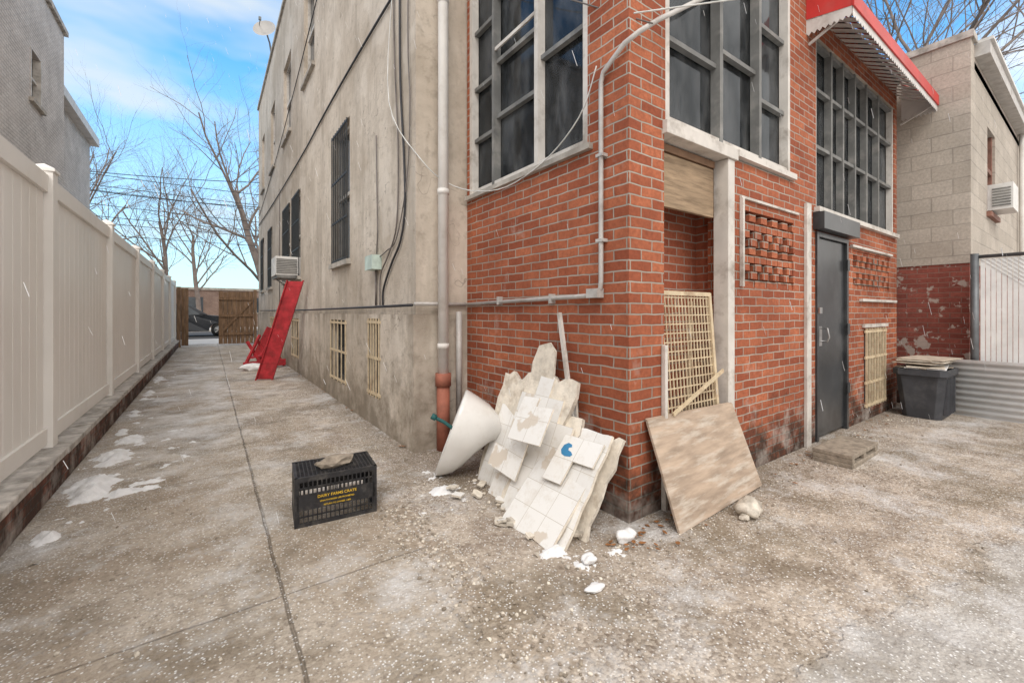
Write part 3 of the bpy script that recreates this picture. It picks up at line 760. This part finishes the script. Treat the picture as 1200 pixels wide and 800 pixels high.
# ---------------------------------------------------------------- right fence
b=B('slatted_chain_link_fence')
FX=7.8
b.tube([(FX,1.0,0),(FX,1.0,2.02)],.04,'galv',10); b.tube([(FX,-1.6,0),(FX,-1.6,2.02)],.04,'galv',10); b.tube([(FX,-4,0),(FX,-4,2.02)],.04,'galv',10)
b.tube([(FX,1.0,1.98),(FX,-4,1.98)],.022,'galv',8)
y=.95
while y>-4: b.box(FX-.004,FX+.004,y-.038,y,.1,1.95,'slat'); y-=.044
for i in range(110):
    yy=.95-i*.05
    if yy-.9>-4: b.tube([(FX-.008,yy,.1),(FX-.008,yy-.9,1.0)],.0025,'acgrey',3,cap=False)
    if yy-.95>-4: b.tube([(FX-.008,yy,1.95),(FX-.008,yy-.95,1.0)],.0025,'acgrey',3,cap=False)
b.build()
b=B('corrugated_panel')
n=90;z0,z1=.0,.70;fs=[];vs=[]
for i in range(n+1):
    z=z0+(z1-z0)*i/n; x=FX-.10+.010*math.sin(z/.076*2*math.pi)
    for y in (1.32,-3.5): vs.append((x,y,z+ (0.0)))
for i in range(n): fs.append((2*i,2*i+1,2*i+3,2*i+2))
b.mesh(vs,fs,'corr',True); o=b.build(); md=o.modifiers.new('s','SOLIDIFY'); md.thickness=.004
b=B('storage_bin')
cx,cy=7.32,1.36
def ringbox(s,z,c=.06):
    return [(cx-s+c,cy-s*.72,z),(cx+s-c,cy-s*.72,z),(cx+s,cy-s*.72+c,z),(cx+s,cy+s*.72-c,z),(cx+s-c,cy+s*.72,z),(cx-s+c,cy+s*.72,z),(cx-s,cy+s*.72-c,z),(cx-s,cy-s*.72+c,z)]
rings=[ringbox(.25,0),ringbox(.255,.03),ringbox(.315,.52),ringbox(.345,.525),ringbox(.345,.60),ringbox(.31,.60),ringbox(.30,.5)]
vs=[p for r in rings for p in r];fs=[]
for i in range(len(rings)-1):
    for j in range(8): fs.append((i*8+j,i*8+(j+1)%8,(i+1)*8+(j+1)%8,(i+1)*8+j))
fs.append(tuple(range(7,-1,-1))); fs.append(tuple((len(rings)-1)*8+j for j in range(8)))
b.mesh(vs,fs,'bin')
for i in range(9):
    zz=.606+i*.014; dx=random.uniform(-.05,.05);dy=random.uniform(-.04,.04);a=random.uniform(-.25,.25)
    ax=Vector((math.cos(a),math.sin(a),0));ay=Vector((-math.sin(a),math.cos(a),0))
    b.obox((cx+dx,cy+dy,zz),ax*random.uniform(.26,.36)+Vector((0,0,random.uniform(-.01,.01))),ay*random.uniform(.15,.22),(0,0,.0055),random.choice(['paper','snow','paper','plaster']))
for i in range(6): b.box(cx-.2+i*.08,cx-.19+i*.08,cy-.235,cy-.19,.06,.50,'bin')
b.build(None,.006)
b=B('concrete_block')
zx0,zx1,zy0,zy1=4.32,4.98,1.24,1.53
for z0,z1 in ((.0,.035),(.075,.11)): b.box(zx0,zx1,zy0,zy1,z0,z1,'stone')
for x in (zx0,zx0+.29,zx1-.06): b.box(x+.002,x+.058,zy0+.002,zy1-.002,.035,.075,'stone')
b.build(None,.006)

b=B('plywood_board')
A=Vector((2.24,1.46,.0));Bv=Vector((3.33,1.50,.02));C=Vector((3.27,1.69,.60));D=Vector((2.24,1.69,.62));th=Vector((0,-.018,-.006))
b.mesh([A,Bv,C,D,A-th,Bv-th,C-th,D-th],[(0,1,2,3),(7,6,5,4),(1,0,4,5),(2,1,5,6),(3,2,6,7),(0,3,7,4)],'plywood'); b.build()
b=B('window_guard')
gx0,gx1=2.49,3.13
def GP(x,z): return (x,1.80-.10*(1.42-z)/1.3,z)
for i in range(17): 
    x=gx0+(gx1-gx0)*i/16; b.bar(GP(x,.12),GP(x,1.42),.008,.008,'cream')
for i in range(21):
    z=.14+1.26*i/20; b.bar(GP(gx0,z),GP(gx1,z),.008,.008,'cream')
for x in (gx0,gx1): b.bar(GP(x,.1),GP(x,1.44),.03,.03,'cream')
for z in (.1,1.43): b.bar(GP(gx0,z),GP(gx1,z),.03,.03,'cream')
b.bar((2.5,1.68,.62),(3.14,1.69,.86),.012,.025,'cream')
b.bar((3.0,1.9,.1),(3.05,1.9,1.38),.025,.025,'cream')
b.build()

# ---------------------------------------------------------------- milk crate
e=empty('milk_crate')
b=B('crate_shell'); L,W_,Hh=.48,.33,.30
def side(org,u,nrm):
    u=Vector(u);nrm=Vector(nrm);org=Vector(org);Lu=u.length;ud=u/Lu
    def q(s0,s1,z0,z1,t=.004): 
        c=org+ud*(s0+s1)/2+Vector((0,0,(z0+z1)/2))-nrm*t; b.obox(c,ud*(s1-s0)/2,nrm*t,Vector((0,0,(z1-z0)/2)),'crate')
    q(0,Lu,0,.022,.008); q(0,Lu,Hh-.03,Hh-.001,.009); q(.012,Lu-.012,.10,.195,.003); q(0,.025,.022,Hh-.03,.008); q(Lu-.025,Lu,.022,Hh-.03,.008)
    k=int(Lu/.024)
    for i in range(1,k):
        s=Lu*i/k; q(s-.0035,s+.0035,.022,.10); q(s-.0035,s+.0035,.195,Hh-.03)
    q(.02,Lu-.02,.056,.064); q(.02,Lu-.02,.228,.236)
side((0,0,0),(L,0,0),(0,-1,0)); side((0,W_,0),(L,0,0),(0,1,0)); side((0,.001,0),(0,W_-.002,0),(-1,0,0)); side((L,.001,0),(0,W_-.002,0),(1,0,0))
for i in range(21): b.box(.01+i*.0229,.016+i*.0229,.012,W_-.012,Hh-.012,Hh-.004,'crate')
for i in range(14): b.box(.012,L-.012,.012+i*.0232,.018+i*.0232,Hh-.0115,Hh-.0035,'crate')
b.build(e)
for i,(t,sz) in enumerate((('DAIRY FARMS CRATE',.024),('UNAUTHORISED USE PROHIBITED',.013),('RETURN TO OWNER 1-800',.013))):
    cu=bpy.data.curves.new('lettering','FONT'); cu.body=t; cu.size=sz; cu.align_x='CENTER'; cu.extrude=.0004; cu.offset=.0003; cu.materials.append(M['yellow'])
    o=bpy.data.objects.new('lettering',cu); COL.objects.link(o); o.parent=e; o.location=(L/2,-.0035,.163-.026*i); o.rotation_euler=(math.pi/2,0,0)
b=B('stone'); lump(b,(.25,.14,Hh+.03),(.095,.06,.038),'stone',3,2,.45); lump(b,(.17,.15,Hh+.015),(.04,.035,.02),'stone',6,2,.45); b.build(e)
e.location=(.415,2.83,0); e.rotation_euler=(0,0,math.radians(-6))

# ---------------------------------------------------------------- ceramic basin tipped on its edge
b=B('ceramic_sink')
R_=Vector((.815,-.579,0)); F_=Vector((.579,.815,0)); U=Vector((0,0,1))
n_=(-R_*.90-F_*.05+U*.34).normalized(); m_=(U*.86+R_*.42); m_=(m_-n_*m_.dot(n_)).normalized(); s_=m_.cross(n_)
c=Vector((1.59,3.02,.37))
prof=[(.0,-.27),(.25,-.27),(.50,-.255),(.72,-.21),(.88,-.14),(.97,-.06),(1.02,-.005),(1.03,.014),(1.0,.028),(.90,.028),(.84,.012),(.78,-.03),(.62,-.11),(.40,-.15),(.15,-.165),(.0,-.165)]
vs=[];fs=[];n=40
for (r_,z) in prof:
    for j in range(n):
        t=2*math.pi*j/n; cy_=math.sin(t); cx_=math.cos(t)
        taper=1-.30*max(0,-cy_)
        yy=.38*r_*cy_*(1.0 if cy_<0 else .80); xx=.26*r_*taper*math.copysign(abs(cx_)**(.65 if cy_>0 else 1),cx_)
        vs.append(c+s_*xx+m_*yy+n_*(z*(1+.35*cy_) if z<0 else z))
for i in range(len(prof)-1):
    for j in range(n): fs.append((i*n+j,i*n+(j+1)%n,(i+1)*n+(j+1)%n,(i+1)*n+j))
b.mesh(vs,fs,'ceramic',True)
b.tube([c+n_*-.02+s_*.04,c+n_*.10-s_*.04+m_*.01,c+n_*.17+m_*.03],.014,'teal',8)
b.tube([c+n_*.17+m_*.03,c+n_*.21+m_*.035],.024,'teal',8)
b.build()

# ---------------------------------------------------------------- debris of tiled wall
b=B('broken_tile_debris')
def slab(o,u,v,poly,th,front='tile',back='plaster',uo=(0,0)):
    o=Vector(o);u=Vector(u).normalized();v=Vector(v).normalized();nn=u.cross(v).normalized()
    cam=Vector((0,0,1.3))
    if nn.dot(cam-o)<0: nn=-nn
    f=[o+u*s+v*t for s,t in poly]; k=[p-nn*th for p in f]
    b.face(f,front,[(s+uo[0],t+uo[1]) for s,t in poly]); b.face(k[::-1],back)
    for i in range(len(f)):
        j=(i+1)%len(f); b.face([f[i],k[i],k[j],f[j]],back)
def rag(w,h,seed,amt=.03,n=5,straight=()):
    r=random.Random(seed); P=[]
    for i in range(n): P.append((w*i/n,(0 if 'b' in straight else r.uniform(-amt,amt))))
    for i in range(n): P.append((w+(0 if 'r' in straight else r.uniform(-amt,amt)),h*i/n))
    for i in range(n): P.append((w-w*i/n,h+(0 if 't' in straight else r.uniform(-amt,amt))))
    for i in range(n): P.append(((0 if 'l' in straight else r.uniform(-amt,amt)),h-h*i/n))
    return [(s,max(0,t)) for s,t in P]
T=.152
def steps(cols,seed=0):
    # tile field broken along grout lines: cols = number of tiles in each column
    P=[(0,0),(T*len(cols),0)]
    for i in reversed(range(len(cols))):
        P.append((T*(i+1),T*cols[i])); P.append((T*i,T*cols[i]))
    return P
lean=lambda dx,dz,dy=0:(dx,dy,dz)
slab((1.74,2.92,0),(0.02,-1,0),lean(.30,.85),rag(.36,.84,1,.03,8),.03,'plaster','rubble')
slab((1.70,2.86,.0),(0.05,-1,0),lean(.34,.80),steps([4,5,3]),.02,'tile','plaster')
slab((1.66,2.62,.0),(0.0,-1,0),lean(.38,.88),rag(.54,.90,3,.03,9),.03,'plaster','rubble')
slab((1.635,2.60,.0),(0.02,-1,0),lean(.38,.86),steps([5,6,5,4]),.018,'tile','plaster')
slab((1.60,2.40,.0),(0.05,-1,0),lean(.45,.80),rag(.42,.68,4,.03,8),.03,'plaster','rubble',(.1,.1))
slab((1.58,2.36,.0),(0.07,-1,0),lean(.45,.76,.03),steps([4,4.5,3]),.016,'tile','plaster')
slab((1.92,2.62,.0),(0.0,-1,.0),lean(.10,1.0,-.02),[(0,0),(.30,0),(.29,1.02),(.22,1.08),(.1,1.05),(.04,.92)],.015,'plaster','rubble')
slab((1.97,2.30,.0),(0.0,-1,.0),lean(.08,1.0,.03),rag(.22,.80,41,.02,7),.015,'tile','rubble')
slab((1.56,2.14,.0),(0.0,-1,0.0),lean(.42,.60),rag(.42,.68,6,.01,6),.02,'tile','plaster',(.0,.03))
slab((1.70,1.98,.0),(0.12,-1,0.0),lean(.36,.62,-.02),rag(.26,.60,16,.02,7),.025,'plaster','rubble',(.0,.03))
slab((1.49,2.22,.0),(0.02,-1,-.0),lean(.42,.46,-.02),[(0,0),(.15,.0),(.3,.01),(.456,.0),(.456,.15),(.458,.30),(.456,.456),(.40,.47),(.304,.456),(.304,.53),(.25,.60),(.15,.608),(.02,.60),(-.01,.5),(.0,.3)],.018,'tile','plaster')
slab((1.69,2.06,.27),(.1,-1,0),lean(.36,.50,-.05),[(0,0),(.152,0),(.152,.152),(.304,.152),(.304,.304),(.152,.304),(0,.304)],.012,'tile','plaster')
o=Vector((1.69,2.06,.27)); u=Vector((.1,-1,0)).normalized(); v=Vector((.36,-.05,.50)).normalized(); nn=u.cross(v).normalized()
if nn.dot(Vector((0,0,1.3))-o)<0: nn=-nn
pts=[]
for (s,t) in [(.03,.19),(.035,.225),(.06,.245),(.09,.24),(.10,.225),(.08,.215),(.085,.20),(.11,.195),(.13,.18),(.12,.165),(.08,.158),(.05,.165)]:
    pts.append(o+u*s+v*(t+.01)+nn*.0015)
b.face(pts,'blue')
slab((1.62,2.34,.46),(0.10,-1,.05),lean(.4,.65,.05),steps([2,1.6]),.012,'tile','plaster')
slab((1.62,2.58,.22),(0.06,-1,-.12),lean(.38,.80,.0),steps([1,2]),.012,'tile','plaster')
r=random.Random(5)
for i in range(14):
    y=r.uniform(1.72,2.8); x=r.uniform(1.42,1.75)
    a=r.uniform(0,3.1); s=r.uniform(.03,.08)
    slab((x,y,.012+r.uniform(0,.03)),(math.cos(a),math.sin(a),r.uniform(-.15,.15)),(-math.sin(a),math.cos(a),r.uniform(.0,.5)),rag(s,s*r.uniform(.6,1.4),i+50,.008,3),.014,r.choice(['tile','plaster','rubble']),'rubble')
for i in range(45):
    y=r.uniform(1.6,2.9); x=r.uniform(1.42,2.0); s=r.uniform(.006,.02)
    lump(b,(x,y,s*.6),(s,s*r.uniform(.7,1.3),s*.7),r.choice(['rubble','plaster','rubble']),i,1,.4)
b.build()
b=B('wooden_stick'); b.bar((2.0,2.03,.15),(2.05,2.30,1.29),.022,.03,'white'); b.build()
b=B('rubble_chunk'); lump(b,(1.93,1.60,.03),(.06,.045,.035),'snow',2,3,.35); b.build()
b=B('rubble_chunk'); lump(b,(2.82,1.35,.045),(.10,.07,.055),'rubble',8,3,.35); lump(b,(2.72,1.33,.02),(.04,.03,.02),'rubble',9,2,.35); b.build()
b=B('rubble_chunk'); lump(b,(1.60,1.57,.02),(.045,.035,.022),'snow',5,3,.35); b.build()
b=B('rubble_chunk'); lump(b,(1.47,1.40,.012),(.05,.03,.012),'snow',6,3,.35); b.build()

b=B('gravel')
r=random.Random(11)
for i in range(1300):
    q=r.random()
    if q<.35: x=r.gauss(1.0,.09); y=r.uniform(.7,2.8)
    elif q<.7: x=r.uniform(1.2,7); y=1.60-abs(r.gauss(0,.22))
    elif q<.85: x=r.uniform(1.2,1.55)-abs(r.gauss(0,.06)); y=r.uniform(3.5,12)
    else: x=r.uniform(-.8,3); y=r.uniform(.5,4)
    s=r.uniform(.003,.010); lump(b,(x,y,s*.5),(s,s*r.uniform(.7,1.4),s*.7),r.choice(['rubble','stone','plaster','stone']),i,1,.4)
b.build()
b=B('fallen_leaves')
for i in range(110):
    q=r.random()
    if q<.4: x=r.uniform(1.8,2.6); y=1.64-abs(r.gauss(0,.08))
    elif q<.7: x=1.54-abs(r.gauss(0,.08)); y=r.uniform(3.6,14)
    else: x=r.uniform(3,7); y=1.68-abs(r.gauss(0,.12))
    a=r.uniform(0,6.28); s=r.uniform(.010,.026); ca,sa=math.cos(a),math.sin(a); z=r.uniform(.004,.02)
    P=[(-1,0,0),(-.4,.5,.3),(.4,.45,.1),(1,0,.4),(.4,-.45,.2),(-.4,-.5,.1)]
    b.face([(x+(px*ca-py*sa)*s,y+(px*sa+py*ca)*s,z+pz*s*.5) for px,py,pz in P],'leaf')
b.build()

# ---------------------------------------------------------------- slush along the fence
def heightfield(name,x0,x1,y0,y1,res,fn,k='snow'):
    b=B(name); nx=int((x1-x0)/res); ny=int((y1-y0)/res)
    H={}
    for i in range(nx+1):
        for j in range(ny+1):
            x=x0+i*res;y=y0+j*res; H[i,j]=fn(x,y)
    idx={};vs=[];fs=[]
    def vi(i,j):
        if (i,j) not in idx: idx[i,j]=len(vs); vs.append((x0+i*res,y0+j*res,max(-.004,H[i,j])))
        return idx[i,j]
    for i in range(nx):
        for j in range(ny):
            if max(H[i,j],H[i+1,j],H[i,j+1],H[i+1,j+1])>0: fs.append((vi(i,j),vi(i+1,j),vi(i+1,j+1),vi(i,j+1)))
    b.mesh(vs,fs,k,True); b.build()
def fbm(x,y,s,sd):
    return noise.noise(Vector((x*s,y*s,sd)))+.5*noise.noise(Vector((x*s*2.3,y*s*2.3,sd+4)))+.4*noise.noise(Vector((x*s*6,y*s*6,sd+8)))
def slush(blobs,sd):
    def f(x,y):
        m=0
        for bx,by,rx,ry,a in blobs:
            d=((x-bx)/rx)**2+((y-by)/ry)**2; m=max(m,a*(1-d))
        n=fbm(x,y,8,sd)
        return (m+.6*n-.35)*.055
    return f
heightfield('snow_patch',-.88,-.1,3.8,6.4,.012,slush([(-.70,4.35,.18,.38,1.1),(-.48,4.12,.18,.10,.85),(-.38,4.25,.14,.06,.65),(-.68,5.15,.15,.32,.95),(-.66,5.75,.13,.22,.9),(-.75,6.2,.08,.2,.6)],1))
heightfield('snow_patch',-.88,-.55,6.4,12,.02,slush([(-.78,7.2,.08,.5,.45),(-.78,8.8,.08,.6,.5),(-.78,10.6,.1,.8,.4)],3))
heightfield('snow_patch',-.88,-.5,3.2,3.8,.012,slush([(-.77,3.53,.08,.13,.75)],5))
heightfield('snow_patch',1.1,1.75,2.5,3.3,.012,slush([(1.40,2.82,.14,.10,.8),(1.55,3.1,.1,.1,.4)],7))
heightfield('snow_patch',1.3,1.95,1.5,2.0,.01,slush([(1.5,1.77,.10,.08,.75),(1.72,1.66,.1,.05,.4)],9))

# ---------------------------------------------------------------- red metal things
b=B('red_metal_ramp')
B0=Vector((.72,9.40,.0)); w=Vector((.27,-.13,0)); up=Vector((1.22-.72,9.15-9.4,1.90)); 
nn=w.cross(up).normalized()
if nn.dot(Vector((0,0,1.3))-B0)<0: nn=-nn
def rp(s,t): return B0+w*s+up*t
b.obox(rp(.5,.5),w*.47,up*.49,nn*.004,'red')
b.obox(rp(.02,.5)+nn*.012,w*.035,up*.5,nn*.02,'red'); b.obox(rp(.98,.5)+nn*.012,w*.035,up*.5,nn*.02,'red')
for i in range(9): b.obox(rp(.5,.06+.11*i)+nn*.006,w*.44,up*.004,nn*.003,'red')
b.build()
b=B('folded_red_stand')
x0,y0=.62,11.2
for k in range(3):
    xx=x0+.22*k
    b.bar((xx,y0+.1*k,.02),(xx+.35,y0+.35,.75-.1*k),.05,.05,'red'); b.bar((xx+.4,y0+.1*k,.02),(xx+.1,y0+.4,.6),.05,.05,'red')
b.bar((x0,y0,.1),(x0+.85,y0+.1,.12),.05,.14,'red'); b.bar((x0+.1,y0+.2,.25),(x0+.75,y0+.3,.3),.2,.04,'red')
b.bar((1.15,13.2,.0),(1.5,13.2,.8),.5,.04,'red')
b.build()
b=B('snow_pile'); lump(b,(.85,11.0,.07),(.25,.15,.08),'snow',4,3,.4); b.build()

b=B('falling_snow')
r=random.Random(99)
for i in range(1500):
    x=r.uniform(-.8,8);y=r.uniform(-.2,9);z=r.uniform(.2,6)
    if x*x+y*y<1.7**2: continue
    if x>1.45 and y>3.6: continue
    if x>2.0 and y>1.55: continue
    a=Vector((x,y,z)); sl=r.uniform(.6,1.4)
    d=Vector((.30*sl,-.12,-1)).normalized()*r.uniform(.015,.035)
    rr=r.uniform(.0006,.0014)
    b.tube([a-d,a+d],rr,'flake',3,cap=False)
b.build()

# ---------------------------------------------------------------- sky, sun, camera
w=bpy.data.worlds.new('World'); scene.world=w; w.use_nodes=True; nt=w.node_tree
bg=nt.nodes['Background']
sky=N(nt,'ShaderNodeTexSky'); sky.sky_type='NISHITA'; sky.sun_disc=False
el=math.radians(48); az=math.radians(212)
sky.sun_elevation=el; sky.sun_rotation=az; sky.air_density=1.2; sky.dust_density=.3; sky.ozone_density=1.5
tc=N(nt,'ShaderNodeTexCoord').outputs['Generated']
sep=N(nt,'ShaderNodeSeparateXYZ',{0:tc})
mp=N(nt,'ShaderNodeMapping',{'Vector':tc,'Scale':(1.0,1.0,3.0),'Rotation':(0.2,.1,.6),'Location':(.4,.2,0)}).outputs[0]
cl=noise_t(nt,mp,2.3,4,.55)
cf=ramp(nt,cl,.44,.66,0,.8)
hz=ramp(nt,sep.outputs[2],.0,.45,.80,0)
f=math_(nt,'MAXIMUM',cf,hz)
skyc=mix(nt,1.0,sky.outputs[0],(.80,1.70,2.10),'MULTIPLY')
c=mix(nt,f,skyc,(5.7,6.1,6.3))
fill_bank=math_(nt,'ADD',math_(nt,'MULTIPLY',sep.outputs[1],-1.0),math_(nt,'MULTIPLY',math_(nt,'SUBTRACT',cl,.5),.5))  # unseen warm cloud bank, added behind and above camera to brighten the fill light
fill_bank=math_(nt,'ADD',fill_bank,math_(nt,'MULTIPLY',ramp(nt,sep.outputs[2],.55,.9),.9))
fill_mask=ramp(nt,fill_bank,-.15,.15,0,1)
c=mix(nt,fill_mask,c,(10.2,9.8,9.3))
nt.links.new(c,bg.inputs[0]); bg.inputs[1].default_value=.15
w.cycles.sampling_method='MANUAL'; w.cycles.sample_map_resolution=256
sl=bpy.data.lights.new('sun','SUN'); sl.energy=1.4; sl.angle=math.radians(25); sl.color=(1,.95,.89)
so=bpy.data.objects.new('sun',sl); COL.objects.link(so)
sd=Vector((math.sin(az)*math.cos(el),math.cos(az)*math.cos(el),math.sin(el)))
so.rotation_euler=sd.to_track_quat('Z','Y').to_euler()
cam=bpy.data.cameras.new('camera'); co=bpy.data.objects.new('camera',cam); COL.objects.link(co)
cam.sensor_width=36; cam.lens=15.0; cam.shift_y=-35/1200; cam.clip_start=.05; cam.clip_end=1000
co.location=(0,0,1.3); co.rotation_euler=(math.pi/2,0,-math.atan(355/500))
scene.camera=co
scene.view_settings.view_transform='Standard'; scene.view_settings.look='None'; scene.view_settings.exposure=0
